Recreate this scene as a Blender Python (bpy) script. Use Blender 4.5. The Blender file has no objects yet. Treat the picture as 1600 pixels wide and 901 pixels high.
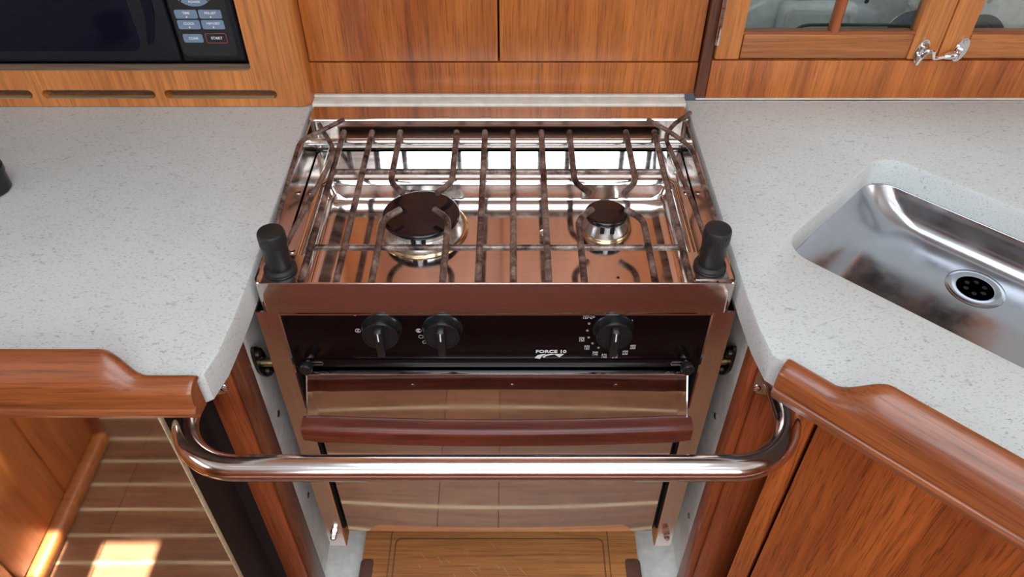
import bpy, bmesh, math, random
from mathutils import Vector, Matrix
from mathutils.geometry import tessellate_polygon
random.seed(7)
PI = math.pi
Z0 = 0.92            # height of the worktop above the cabin sole; all z below are relative to it
SC = bpy.context.scene
COL = SC.collection

# ------------------------------------------------------------------ camera, world, lights, exposure
cam = bpy.data.cameras.new('camera'); cam.sensor_width = 36.0; cam.lens = 1215.0/1600*36; cam.clip_start = 0.02
co = bpy.data.objects.new('camera', cam); COL.objects.link(co)
co.location = (0.0175, -0.592, 0.548+Z0); co.rotation_euler = (math.radians(90-43.45), 0, 0)
SC.camera = co
w = bpy.data.worlds.new('sky'); SC.world = w; w.use_nodes = True
w.node_tree.nodes['Background'].inputs[0].default_value = (0.62, 0.78, 1.0, 1)
w.node_tree.nodes['Background'].inputs[1].default_value = 2.0
def area(name, loc, target, sx, sy, power, color):
    l = bpy.data.lights.new(name, 'AREA'); l.shape = 'RECTANGLE'; l.size = sx; l.size_y = sy
    l.energy = power; l.color = color
    o = bpy.data.objects.new(name, l); COL.objects.link(o); o.location = (loc[0], loc[1], loc[2]+Z0)
    d = Vector(target)-Vector(loc); o.rotation_euler = d.to_track_quat('-Z', 'Y').to_euler()
    return o
area('hatch_daylight', (0.06, -0.38, 1.015), (0.06, -0.38, 0), 0.84, 0.58, 7.0, (0.80, 0.91, 1.0))
area('added_overhead_light', (0.05, -0.92, 1.015), (0.05, -0.92, 0), 1.10, 0.32, 6.0, (0.78, 0.90, 1.0))  # added overhead light that gives the grab rail its bright band
area('companionway_daylight', (0.10, -1.72, 0.60), (0.10, 0.0, 0.66), 1.50, 0.75, 18.0, (0.84, 0.93, 1.0))
area('saloon_window_daylight', (-1.72, -0.75, 0.55), (0.0, -0.45, 0.58), 1.0, 0.35, 11.0, (0.80, 0.91, 1.0))
area('port_light_daylight', (1.66, -0.70, 0.60), (0.0, -0.45, 0.60), 0.8, 0.30, 8.0, (0.98, 0.97, 0.95))
sl = bpy.data.lights.new('sun', 'SUN'); sl.energy = 45.0; sl.angle = 0.009; sl.color = (1.0, 0.93, 0.82)
so = bpy.data.objects.new('sun', sl); COL.objects.link(so); so.location = (1.2, -1.0, 3.5)
SUN = (Vector((-0.755, -0.362, -0.92))-Vector((-0.52, -0.60, 1.03))).normalized()
so.rotation_euler = SUN.to_track_quat('-Z', 'Y').to_euler()
SC.view_settings.view_transform = 'Standard'; SC.view_settings.look = 'None'
SC.view_settings.gamma = 1.0; SC.view_settings.use_curve_mapping = False
SC.view_settings.exposure = -0.2

# ------------------------------------------------------------------ materials
def nm(name):
    m = bpy.data.materials.new(name); m.use_nodes = True
    nt = m.node_tree; b = nt.nodes['Principled BSDF']
    return m, nt, b
def node(nt, t, **kw):
    n = nt.nodes.new(t)
    for k, v in kw.items(): setattr(n, k, v)
    return n
def ramp(nt, fac, stops):
    r = node(nt, 'ShaderNodeValToRGB'); el = r.color_ramp.elements
    while len(el) < len(stops): el.new(0.5)
    for e, (p, c) in zip(el, stops):
        e.position = p; e.color = (c[0], c[1], c[2], 1) if isinstance(c, (tuple, list)) else (c, c, c, 1)
    nt.links.new(fac, r.inputs[0]); return r.outputs[0]
def noise(nt, vec, scale, detail=4, rough=0.55, dist=0.0):
    n = node(nt, 'ShaderNodeTexNoise'); n.inputs['Scale'].default_value = scale
    n.inputs['Detail'].default_value = detail; n.inputs['Roughness'].default_value = rough
    n.inputs['Distortion'].default_value = dist
    if vec is not None: nt.links.new(vec, n.inputs['Vector'])
    return n.outputs['Fac']
def mapping(nt, scale=(1,1,1), rot=(0,0,0)):
    tc = node(nt, 'ShaderNodeTexCoord'); mp = node(nt, 'ShaderNodeMapping')
    rt = node(nt, 'ShaderNodeMapping'); rt.inputs['Rotation'].default_value = rot
    mp.inputs['Scale'].default_value = scale
    nt.links.new(tc.outputs['Object'], rt.inputs[0]); nt.links.new(rt.outputs[0], mp.inputs[0]); return mp.outputs[0]
def mixc(nt, fac, a, b, mode='MIX'):
    m = node(nt, 'ShaderNodeMix', data_type='RGBA', blend_type=mode)
    for i, x in ((0, fac), (6, a), (7, b)):
        if isinstance(x, (int, float)): m.inputs[i].default_value = x
        elif isinstance(x, tuple): m.inputs[i].default_value = (*x, 1)
        else: nt.links.new(x, m.inputs[i])
    return m.outputs[2]
def bump(nt, b, h, strength, dist=0.001):
    n = node(nt, 'ShaderNodeBump'); n.inputs['Strength'].default_value = strength; n.inputs['Distance'].default_value = dist
    nt.links.new(h, n.inputs['Height']); nt.links.new(n.outputs[0], b.inputs['Normal'])
def plain(name, c, rough=0.5, metal=0.0, coat=0.0, spec=0.5):
    m, nt, b = nm(name); b.inputs['Base Color'].default_value = (*c, 1); b.inputs['Roughness'].default_value = rough
    b.inputs['Metallic'].default_value = metal; b.inputs['Coat Weight'].default_value = coat
    b.inputs['Specular IOR Level'].default_value = spec
    v = noise(nt, mapping(nt, (60, 60, 60)), 1.0, 3)
    nt.links.new(mixc(nt, 1.0, (*c,), ramp(nt, v, [(0.3, 0.88), (0.7, 1.08)]), 'MULTIPLY'), b.inputs['Base Color'])
    return m
def wood(name, dark, light, axis='z', rot=(0,0,0), pore=0.45, coat=0.25, rough=0.42, fine=1.0, band=1.0, vary=0.18):
    """grain runs along `axis` of the (rotated) object frame"""
    m, nt, b = nm(name)
    along = {'x': 0, 'y': 1, 'z': 2}[axis]
    def sc(a, c): return tuple(a if i == along else c for i in range(3))
    oi = node(nt, 'ShaderNodeObjectInfo')
    broad = noise(nt, mapping(nt, sc(1.2*band, 14*band), rot), 1.0, 4, 0.6, 0.6)
    streak = noise(nt, mapping(nt, sc(5*fine, 170*fine), rot), 1.0, 5, 0.65, 0.3)
    pores = noise(nt, mapping(nt, sc(18*fine, 520*fine), rot), 1.0, 2, 0.6, 0.0)
    col = ramp(nt, broad, [(0.30, dark), (0.70, light)])
    col = mixc(nt, 0.75, col, ramp(nt, streak, [(0.30, 0.55), (0.50, 1.0), (0.72, 1.30)]), 'MULTIPLY')
    col = mixc(nt, pore, col, ramp(nt, pores, [(0.36, 0.25), (0.47, 1.0)]), 'MULTIPLY')
    rv = node(nt, 'ShaderNodeMapRange'); rv.inputs[3].default_value = 1-vary; rv.inputs[4].default_value = 1+vary
    nt.links.new(oi.outputs['Random'], rv.inputs[0])
    col = mixc(nt, 1.0, col, rv.outputs[0], 'MULTIPLY')
    nt.links.new(col, b.inputs['Base Color']); b.inputs['Roughness'].default_value = rough
    b.inputs['Coat Weight'].default_value = coat; b.inputs['Coat Roughness'].default_value = 0.18
    bump(nt, b, pores, 0.12, 0.0006)
    return m
def steel(name, c=(0.78, 0.76, 0.74), rough=0.1, brush=None, wear=0.06, bumpy=0.0, bscale=7):
    m, nt, b = nm(name); b.inputs['Metallic'].default_value = 1.0
    s = noise(nt, mapping(nt, brush or (25, 25, 25)), 1.0, 5, 0.6)
    rr = node(nt, 'ShaderNodeMapRange'); rr.inputs[1].default_value = 0.3; rr.inputs[2].default_value = 0.7
    rr.inputs[3].default_value = max(0.02, rough-wear*0.5); rr.inputs[4].default_value = rough+wear
    nt.links.new(s, rr.inputs[0]); nt.links.new(rr.outputs[0], b.inputs['Roughness'])
    nt.links.new(mixc(nt, 1.0, c, ramp(nt, s, [(0.3, 0.93), (0.7, 1.03)]), 'MULTIPLY'), b.inputs['Base Color'])
    if bumpy: bump(nt, b, noise(nt, mapping(nt, (bscale,)*3), 1.0, 1), bumpy, 0.01)
    return m
def rusty(name):
    m, nt, b = nm(name)
    v = noise(nt, mapping(nt, (45, 45, 45)), 1.0, 6, 0.7, 0.5); f = noise(nt, mapping(nt, (420, 420, 420)), 1.0, 3)
    col = ramp(nt, v, [(0.33, (0.012, 0.008, 0.008)), (0.43, (0.10, 0.062, 0.050)), (0.55, (0.26, 0.19, 0.16)), (0.70, (0.46, 0.39, 0.33))])
    col = mixc(nt, 0.5, col, ramp(nt, f, [(0.35, 0.55), (0.65, 1.2)]), 'MULTIPLY')
    nt.links.new(col, b.inputs['Base Color']); b.inputs['Metallic'].default_value = 0.45; b.inputs['Roughness'].default_value = 0.36
    bump(nt, b, f, 0.35, 0.0005); return m
def speckled(name):
    m, nt, b = nm(name)
    a = noise(nt, mapping(nt, (330, 620, 620)), 1.0, 3, 0.6); c = noise(nt, mapping(nt, (120, 210, 210)), 1.0, 4, 0.65)
    d = noise(nt, mapping(nt, (5, 5, 5)), 1.0, 3)
    base = ramp(nt, d, [(0.3, (0.575, 0.605, 0.585)), (0.7, (0.63, 0.665, 0.655))])
    col = mixc(nt, 0.55, base, ramp(nt, a, [(0.31, (0.28, 0.29, 0.27)), (0.43, (1.0, 1.0, 1.0))]), 'MULTIPLY')
    col = mixc(nt, 0.6, col, ramp(nt, c, [(0.30, (0.42, 0.42, 0.39)), (0.40, (1.0, 1.0, 1.0))]), 'MULTIPLY')
    nt.links.new(col, b.inputs['Base Color']); b.inputs['Roughness'].default_value = 0.38
    return m
def glassm(name, tint=(0.95, 0.99, 0.97), rough=0.0):
    m, nt, b = nm(name); b.inputs['Base Color'].default_value = (*tint, 1); b.inputs['Roughness'].default_value = rough
    b.inputs['IOR'].default_value = 1.45
    tr = node(nt, 'ShaderNodeBsdfTransparent'); tr.inputs[0].default_value = (*tint, 1)
    gl = node(nt, 'ShaderNodeBsdfGlossy'); gl.inputs['Roughness'].default_value = 0.03
    fr = node(nt, 'ShaderNodeFresnel'); fr.inputs[0].default_value = 1.45
    mx = node(nt, 'ShaderNodeMixShader'); nt.links.new(fr.outputs[0], mx.inputs[0])
    nt.links.new(tr.outputs[0], mx.inputs[1]); nt.links.new(gl.outputs[0], mx.inputs[2])
    nt.links.new(mx.outputs[0], nt.nodes['Material Output'].inputs[0]); return m

A45 = math.atan2(-0.69, 0.72)
TD, TL = (0.27, 0.058, 0.009), (0.56, 0.172, 0.031)
MAT = dict(
    teak_v=wood('teak vertical grain', TD, TL, 'z', vary=0.06, pore=0.5),
    teak_x=wood('teak long grain', (0.32, 0.10, 0.024), (0.58, 0.215, 0.06), 'x', vary=0.05),
    teak_pale=wood('pale teak panel', (0.42, 0.132, 0.028), (0.62, 0.22, 0.052), 'z', pore=0.3, vary=0.03),
    teak_rail=wood('varnished teak rail', (0.19, 0.046, 0.013), (0.37, 0.108, 0.029), 'x', coat=0.5, rough=0.32, vary=0.03),
    teak_rail45=wood('varnished teak rail angled', (0.19, 0.046, 0.013), (0.37, 0.108, 0.029), 'x', rot=(0, 0, -A45), coat=0.5, rough=0.32, vary=0.03),
    teak_door=wood('teak door board', (0.26, 0.052, 0.010), (0.53, 0.138, 0.026), 'z', pore=0.6, vary=0.14),
    teak_post=wood('teak post', (0.25, 0.052, 0.014), (0.40, 0.10, 0.026), 'z', vary=0.05),
    teak_dark=wood('dark teak strip', (0.12, 0.035, 0.015), (0.22, 0.07, 0.03), 'z', vary=0.04),
    black_wood=wood('black stained wood', (0.010, 0.006, 0.006), (0.022, 0.012, 0.010), 'z', pore=0.3, coat=0.0, rough=0.6),
    handle=wood('dark red hardwood', (0.11, 0.018, 0.009), (0.30, 0.058, 0.026), 'x', pore=0.6, coat=0.3, rough=0.4),
    bamboo=wood('bamboo board', (0.46, 0.165, 0.045), (0.72, 0.31, 0.095), 'x', pore=0.35, coat=0.0, rough=0.55, fine=0.8, vary=0.02),
    settee=plain('brightened russet', (0.62, 0.27, 0.22), 0.8),  # made-up upholstery, tone raised so the stove rim mirrors it brighter
    plank=wood('sole plank', (0.20, 0.088, 0.040), (0.34, 0.165, 0.080), 'x', pore=0.3, coat=0.3, vary=0.10),
    holly=wood('pale holly strip', (0.62, 0.50, 0.30), (0.74, 0.62, 0.40), 'x', pore=0.1, vary=0.03),
    ply=wood('plywood edge', (0.20, 0.13, 0.075), (0.34, 0.24, 0.15), 'x', pore=0.4, coat=0.0, rough=0.7),
    counter=speckled('speckled worktop'),
    white=plain('white gelcoat', (0.86, 0.86, 0.82), 0.4),
    ceil=plain('white headliner', (0.80, 0.80, 0.77), 0.7),
    seal=plain('white sealant', (0.66, 0.64, 0.57), 0.5),
    steel=steel('polished stainless', rough=0.10),
    pan=steel('burner pan stainless', (0.83, 0.79, 0.76), 0.09, brush=(8, 160, 8), bumpy=0.02),
    mirror=steel('mirror stainless', (0.86, 0.78, 0.73), 0.03, wear=0.025, bumpy=0.010, bscale=5),
    rail=steel('polished tube', (0.80, 0.77, 0.75), 0.13, wear=0.03),
    sink=steel('satin sink steel', (0.50, 0.51, 0.54), 0.17, wear=0.10),
    leg=steel('brushed stainless', (0.86, 0.76, 0.71), 0.15, brush=(180, 180, 6)),
    rimsteel=steel('satin rim steel', (0.82, 0.75, 0.71), 0.12, brush=(4, 120, 160), wear=0.03),
    chrome=steel('chrome', (0.86, 0.86, 0.86), 0.07, wear=0.02),
    alu=steel('cast aluminium', (0.80, 0.80, 0.78), 0.24),
    drain=steel('dull drain steel', (0.34, 0.33, 0.30), 0.4), dishrim=plain('dark green glass edge', (0.07, 0.10, 0.075), 0.1),
    brass=steel('tarnished brass', (0.42, 0.33, 0.16), 0.35),
    bronze=steel('blackened bronze', (0.06, 0.05, 0.045), 0.35),
    heat=steel('heat tinted steel', (0.80, 0.62, 0.38), 0.2),
    rust=rusty('scorched steel rod'),
    enamel=plain('black enamel', (0.012, 0.007, 0.009), 0.12, spec=0.6),
    panel=plain('black glass panel', (0.006, 0.0028, 0.003), 0.16, spec=0.2),
    blackp=plain('black plastic', (0.012, 0.012, 0.013), 0.28),
    rubber=plain('black rubber', (0.014, 0.014, 0.015), 0.45),
    mw=plain('black microwave plastic', (0.010, 0.010, 0.014), 0.22, spec=0.25),
    mwglass=plain('dark microwave window', (0.006, 0.005, 0.013), 0.08, spec=0.12),
    key=plain('blue grey key', (0.16, 0.23, 0.32), 0.4),
    print=plain('white print', (0.75, 0.74, 0.72), 0.6),
    redline=plain('red print', (0.45, 0.07, 0.05), 0.5),
    gap=plain('dark gap', (0.006, 0.005, 0.004), 0.9),
    grip=plain('brown rubber grip', (0.17, 0.075, 0.05), 0.6),
    groove=plain('dark juice groove', (0.22, 0.095, 0.035), 0.7),
    pane=glassm('cabinet glass'), dishglass=glassm('dish glass', (0.93, 0.97, 0.94)),
    plastic_w=plain('white plastic', (0.84, 0.86, 0.87), 0.35),
    blue=plain('blue glazed plate', (0.07, 0.15, 0.26), 0.2), grey=plain('grey plate', (0.14, 0.16, 0.18), 0.25),
)

# ------------------------------------------------------------------ mesh helpers
class M:
    def __init__(self): self.v = []; self.f = []; self.X = None
    def add(self, vs, fs):
        n = len(self.v)
        vs = [Vector(p) for p in vs]
        if self.X is not None: vs = [self.X @ p for p in vs]
        self.v += vs; self.f += [tuple(i+n for i in q) for q in fs]; return self
    def box(self, x0, x1, y0, y1, z0, z1, b=0.0, seg=2, rot=None):
        c = Vector(((x0+x1)/2, (y0+y1)/2, (z0+z1)/2)); s = (x1-x0, y1-y0, z1-z0)
        bm = bmesh.new(); bmesh.ops.create_cube(bm, size=1)
        for v in bm.verts: v.co = Vector((v.co.x*s[0], v.co.y*s[1], v.co.z*s[2]))
        if b > 0: bmesh.ops.bevel(bm, geom=bm.edges[:], offset=min(b, min(s)*0.49), segments=seg, affect='EDGES', profile=0.5)
        bm.verts.ensure_lookup_table()
        vs = [((rot @ v.co) if rot else v.co)+c for v in bm.verts]; fs = [[v.index for v in q.verts] for q in bm.faces]
        bm.verts.index_update(); fs = [[v.index for v in q.verts] for q in bm.faces]; bm.free()
        return self.add(vs, fs)
    def tube(self, path, r, n=12, caps=True):
        path = [Vector(p) for p in path]; k = len(path); rs = r if isinstance(r, list) else [r]*k
        t = [(path[min(i+1, k-1)]-path[max(i-1, 0)]).normalized() for i in range(k)]
        a = t[0].orthogonal().normalized(); vs = []; fs = []
        for i in range(k):
            if i: a = (a-t[i]*a.dot(t[i])).normalized()
            b = t[i].cross(a)
            for j in range(n):
                th = 2*PI*j/n; vs.append(path[i]+(a*math.cos(th)+b*math.sin(th))*rs[i])
        for i in range(k-1):
            for j in range(n): fs.append((i*n+j, i*n+(j+1) % n, (i+1)*n+(j+1) % n, (i+1)*n+j))
        if caps: fs += [tuple(range(n))[::-1], tuple((k-1)*n+j for j in range(n))]
        return self.add(vs, fs)
    def lathe(self, prof, c, axis=(0, 0, 1), n=32, cap=True):
        ax = Vector(axis).normalized(); a = ax.orthogonal().normalized(); b = ax.cross(a); c = Vector(c); vs = []; fs = []
        for r, h in prof:
            for j in range(n):
                th = 2*PI*j/n; vs.append(c+ax*h+(a*math.cos(th)+b*math.sin(th))*r)
        k = len(prof)
        for i in range(k-1):
            for j in range(n): fs.append((i*n+j, i*n+(j+1) % n, (i+1)*n+(j+1) % n, (i+1)*n+j))
        if cap:
            if prof[0][0] > 1e-6: fs.append(tuple(range(n))[::-1])
            if prof[-1][0] > 1e-6: fs.append(tuple((k-1)*n+j for j in range(n)))
        return self.add(vs, fs)
    def prism(self, outer, lo, hi, plane='xy', holes=()):
        loops = [list(outer)]+[list(h) for h in holes]
        flat = [p for L in loops for p in L]; N = len(flat)
        tris = tessellate_polygon([[Vector((p[0], p[1], 0)) for p in L] for L in loops])
        def at(p, h): return (p[0], p[1], h) if plane == 'xy' else (p[0], h, p[1]) if plane == 'xz' else (h, p[0], p[1])
        vs = [at(p, lo) for p in flat]+[at(p, hi) for p in flat]
        fs = [tuple(t) for t in tris]+[tuple(i+N for i in t) for t in tris]
        o = 0
        for L in loops:
            m = len(L)
            for i in range(m): fs.append((o+i, o+(i+1) % m, o+(i+1) % m+N, o+i+N))
            o += m
        return self.add(vs, fs)
    def loft(self, loops, closed=True, cap0=False, cap1=False):
        n = len(loops[0]); vs = [p for L in loops for p in L]; fs = []
        for i in range(len(loops)-1):
            for j in range(n if closed else n-1):
                fs.append((i*n+j, i*n+(j+1) % n, (i+1)*n+(j+1) % n, (i+1)*n+j))
        if cap0: fs.append(tuple(range(n))[::-1])
        if cap1: fs.append(tuple((len(loops)-1)*n+j for j in range(n)))
        return self.add(vs, fs)
    def build(self, name, mat, parent=None, angle=35, **props):
        me = bpy.data.meshes.new(name)
        off = Vector(parent.get('_o', (0, 0, 0))) if parent else Vector((0, 0, 0))
        org = off
        if parent is None and props.pop('base', True):
            xs = [p.x for p in self.v]; ys = [p.y for p in self.v]; zs = [p.z for p in self.v]
            org = Vector(((min(xs)+max(xs))/2, (min(ys)+max(ys))/2, min(zs)))
        me.from_pydata([p-org for p in self.v], [], self.f)
        bm = bmesh.new(); bm.from_mesh(me); bmesh.ops.remove_doubles(bm, verts=bm.verts[:], dist=1e-6)
        bmesh.ops.recalc_face_normals(bm, faces=bm.faces[:]); bm.to_mesh(me); bm.free()
        me.shade_smooth(); me.set_sharp_from_angle(angle=math.radians(angle))
        me.materials.append(MAT[mat])
        o = bpy.data.objects.new(name, me); COL.objects.link(o)
        if parent: o.parent = parent; o['_o'] = tuple(off)
        else: o.location = org+Vector((0, 0, Z0)); o['_o'] = tuple(org)
        for k, v in props.items(): o[k] = v
        return o
def thing(name, label, cat, base, group=None, kind=None):
    o = bpy.data.objects.new(name, None); COL.objects.link(o); o.empty_display_size = 0.03
    o.location = (base[0], base[1], base[2]+Z0); o['_o'] = tuple(base)
    if label: o['label'] = label
    if cat: o['category'] = cat
    if group: o['group'] = group
    if kind: o['kind'] = kind
    return o
def clone(o, delta, parent):
    """copy of a part shifted by delta, with its own children"""
    c = o.copy(); COL.objects.link(c); c.parent = parent; c.location = o.location+Vector(delta)
    for ch in list(o.children):
        d = ch.copy(); COL.objects.link(d); d.parent = c
    return c
def rrect(x0, x1, y0, y1, r, n=6):
    pts = []
    for cx, cy, a0 in ((x1-r, y1-r, 0), (x0+r, y1-r, 90), (x0+r, y0+r, 180), (x1-r, y0+r, 270)):
        for i in range(n+1):
            a = math.radians(a0+90*i/n); pts.append((cx+r*math.cos(a), cy+r*math.sin(a)))
    return pts
def fillet(pts, r, n=8):
    pts = [Vector(p) for p in pts]; out = [pts[0]]
    for i in range(1, len(pts)-1):
        a = (pts[i-1]-pts[i]); b = (pts[i+1]-pts[i]); d = min(r, a.length*(0.95 if i == 1 else 0.49), b.length*(0.95 if i == len(pts)-2 else 0.49))
        A = pts[i]+a.normalized()*d; B = pts[i]+b.normalized()*d
        for k in range(n+1):
            t = k/n; q = 0.5523; out.append(A*(1-t)**3+(A+(pts[i]-A)*q)*3*t*(1-t)**2+(B+(pts[i]-B)*q)*3*t*t*(1-t)+B*t**3)
    return out+[pts[-1]]
def circ(cx, cy, r, n=24): return [(cx+r*math.cos(2*PI*i/n), cy+r*math.sin(2*PI*i/n)) for i in range(n)]
def lettering(txt, x, y, z, size, mat, parent, name='lettering', align='CENTER', wide=1.0, shear=0.0, bold=0.0):
    cu = bpy.data.curves.new('t', 'FONT'); cu.body = txt; cu.size = size; cu.align_x = align; cu.align_y = 'CENTER'
    cu.extrude = 0.00012; cu.shear = shear; cu.offset = bold; cu.space_line = 0.9; cu.resolution_u = 3
    t = bpy.data.objects.new('t', cu); COL.objects.link(t)
    dg = bpy.context.evaluated_depsgraph_get(); me = bpy.data.meshes.new_from_object(t.evaluated_get(dg))
    vs = [v.co.copy() for v in me.vertices]; fs = [tuple(p.vertices) for p in me.polygons]
    bpy.data.objects.remove(t); bpy.data.curves.remove(cu); bpy.data.meshes.remove(me)
    m = M(); m.add([(x+p.x*wide, y-p.z, z+p.y) for p in vs], fs)
    return m.build(name, mat, parent)

# ------------------------------------------------------------------ the setting: cabin shell
def struct(name, m, mat, **kw): return m.build(name, mat, kind='structure', **kw)
CE = 1.03
fl = struct('floor', M().box(-1.75, 1.70, -1.75, 0.42, -0.97, -0.925), 'gap')
y = -0.0013; i = 0
while y > -1.74:                       # teak planks with pale holly strips between them
    for (a, b_) in ((-1.75, -0.8145), (-0.8135, -0.141), (-0.140, -0.0115), (-0.0105, 1.70)):
        M().box(a, b_, y-0.0565, y-0.0035, -0.926, -0.92, 0.0004, 1).build('plank', 'plank', fl)
    M().box(-1.75, 1.70, y-0.0035, y+0.0035, -0.926, -0.92).build('holly_strip', 'holly', fl)
    y -= 0.06
SUN_CUT = (-0.52, -0.60)  # unseen ceiling openings, added to let sun patches onto sole and side cabinet
ce = struct('ceiling', M().prism([(-1.75, -1.80), (1.70, -1.80), (1.70, 0.75), (-1.75, 0.75)], CE, CE+0.03, 'xy',
            holes=[[(SUN_CUT[0]+a, SUN_CUT[1]-0.045), (SUN_CUT[0]+b_, SUN_CUT[1]-0.045), (SUN_CUT[0]+b_, SUN_CUT[1]+0.05), (SUN_CUT[0]+a, SUN_CUT[1]+0.05)] for a, b_ in ((-0.06, 0.055), (-0.215, -0.135))]), 'ceil')
struct('trim_ceiling_hatch', M().prism(rrect(-0.40, 0.52, -0.71, -0.05, 0.04), CE-0.02, CE, 'xy', holes=[rrect(-0.36, 0.48, -0.67, -0.09, 0.03)]), 'alu')
struct('trim_added_overhead', M().prism(rrect(-0.54, 0.64, -1.12, -0.72, 0.04), CE-0.02, CE, 'xy', holes=[rrect(-0.50, 0.60, -1.08, -0.76, 0.03)]), 'alu')  # frame made up to go round the added overhead light
struct('wall_aft', M().box(-1.75, 1.70, -1.80, -1.75, -0.92, CE), 'teak_v')
struct('wall_port', M().box(-1.80, -1.75, -1.80, 0.75, -0.92, CE), 'teak_v')
struct('wall_starboard', M().box(1.70, 1.75, -1.80, 0.75, -0.92, CE), 'teak_v')
struct('wall_hull', M().box(-1.75, 1.70, 0.70, 0.75, -0.92, CE), 'ceil')
# furniture behind the viewpoint that the polished steel mirrors
bk = struct('wall_opposite_furniture', M().box(-0.70, 1.30, -1.30, -0.80, -0.92, -0.45, 0.01), 'settee')
ws = struct('wall_side_cabinet', M().box(-1.60, -0.925, -0.66, -0.10, -0.92, -0.04, 0.006), 'teak_x')
for a, b_ in ((-0.652, -0.50), (-0.496, -0.30), (-0.296, -0.12)):
    M().box(-0.926, -0.918, a, b_, -0.88, -0.08, 0.002).build('panel', 'teak_pale', ws)
struct('baseboard_side', M().box(-0.93, -0.892, -0.66, -0.10, -0.92, -0.885, 0.012, 3), 'teak_x')
struct('trim_corner', M().box(-0.945, -0.908, -0.685, -0.648, -0.92, -0.04, 0.015, 4), 'teak_post')
# stove recess
struct('wall_left', M().box(-0.300, -0.283, -0.008, 0.372, -0.64, -0.036), 'white')
struct('wall_right', M().box(0.283, 0.300, -0.008, 0.372, -0.64, -0.036), 'white')
struct('wall_back', M().box(-0.300, 0.300, 0.360, 0.372, -0.64, -0.036), 'white')
struct('floor_recess', M().box(-0.300, 0.300, -0.076, 0.36, -0.655, -0.64), 'white')
for sgn, nme in ((-1, 'trim_left_post'), (1, 'trim_right_post')):
    X = lambda a, b_: (min(sgn*a, sgn*b_), max(sgn*a, sgn*b_))
    p = struct(nme, M().box(*X(0.293, 0.3245 if sgn < 0 else 0.372), -0.036, -0.004, -0.90, -0.036, 0.002), 'teak_post')
    M().box(*X(0.2795, 0.293), -0.033, -0.006, -0.90, -0.036, 0.003).build('edge_strip', 'teak_dark' if sgn < 0 else 'teak_post', p)
# screw caps on the white recess walls
for (sx, yy, zz) in ((-1, 0.022, -0.255), (-1, 0.03, -0.46), (1, 0.03, -0.27), (1, 0.02, -0.50), (1, 0.01, -0.36)):
    M().lathe([(0.0045, 0), (0.0045, 0.001), (0.003, 0.0018)], (sx*0.283, yy, zz), (-sx, 0, 0), 14).build(
        'screw', 'brass', bpy.data.objects['wall_left' if sx < 0 else 'wall_right'])

# ------------------------------------------------------------------ worktops
E45 = Vector((0.72, -0.69)).normalized(); N45 = Vector((0.69, 0.72)).normalized()     # along the angled front / away from the aisle
def en(u, n): return (E45.x*u+N45.x*n, E45.y*u+N45.y*n)
def slab(outer, holes=()):
    m = M(); r = 0.004
    def inset(L, d):
        out = []
        k = len(L)
        area2 = sum(L[i][0]*L[(i+1) % k][1]-L[(i+1) % k][0]*L[i][1] for i in range(k))
        s = 1 if area2 > 0 else -1
        for i in range(k):
            a, b_, c = Vector(L[i-1]), Vector(L[i]), Vector(L[(i+1) % k])
            n1 = Vector((-(b_-a).y, (b_-a).x)).normalized()*s; n2 = Vector((-(c-b_).y, (c-b_).x)).normalized()*s
            q = (n1+n2); q = q/max(0.3, q.length_squared)*2 if q.length else n1
            out.append(tuple(b_+q*d*0.999))
        return out
    top = inset(outer, r); hol = [inset(h, -r) for h in holes]
    flat = [p for L in [top]+hol for p in L]
    tris = tessellate_polygon([[Vector((*p, 0)) for p in L] for L in [top]+hol])
    m.add([(*p, 0) for p in flat], [tuple(t) for t in tris])
    for L, Ti in [(outer, top)]+list(zip(holes, hol)):
        mid = inset(L, r*0.3 if L is outer else -r*0.3)
        m.loft([[(*p, 0) for p in Ti], [(*p, -r*0.3) for p in mid], [(*p, -r) for p in L], [(*p, -0.036) for p in L]])
    return m
left_edge = [(-1.74, 0.371), (-1.74, -0.135), (-0.276, -0.135), (-0.2655, -0.128), (-0.259, -0.10), (-0.2565, -0.06), (-0.2555, -0.02), (-0.2555, 0.371)]
slab(left_edge).build('worktop', 'counter', label='speckled off-white worktop left of the stove under the microwave', category='worktop')
SU = (0.187, 0.56); SN = (0.2548, 0.501)
sink_loop = [en(u, n) for u, n in rrect(SU[0], SU[1], SN[0], SN[1], 0.032, 8)]
e0 = Vector((0.2717, -0.1142)); e1 = e0+E45*0.62
right_edge = [(0.2555, 0.365), (0.2555, -0.02), (0.2575, -0.07), (0.2625, -0.105), (0.2717, -0.1142), (e1.x, e1.y), (1.69, e1.y), (1.69, 0.365)]
slab(right_edge, [sink_loop]).build('worktop', 'counter', label='speckled off-white worktop right of the stove with the cut-out sink', category='worktop')
M().box(-0.255, 0.255, 0.3475, 0.372, -0.034, 0.0035, 0.002).box(-0.255, 0.255, 0.366, 0.372, 0.003, 0.0055, 0.001).build(
    'back_strip', 'seal', label='narrow cream strip between the stove and the wooden panel', category='backsplash')

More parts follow.
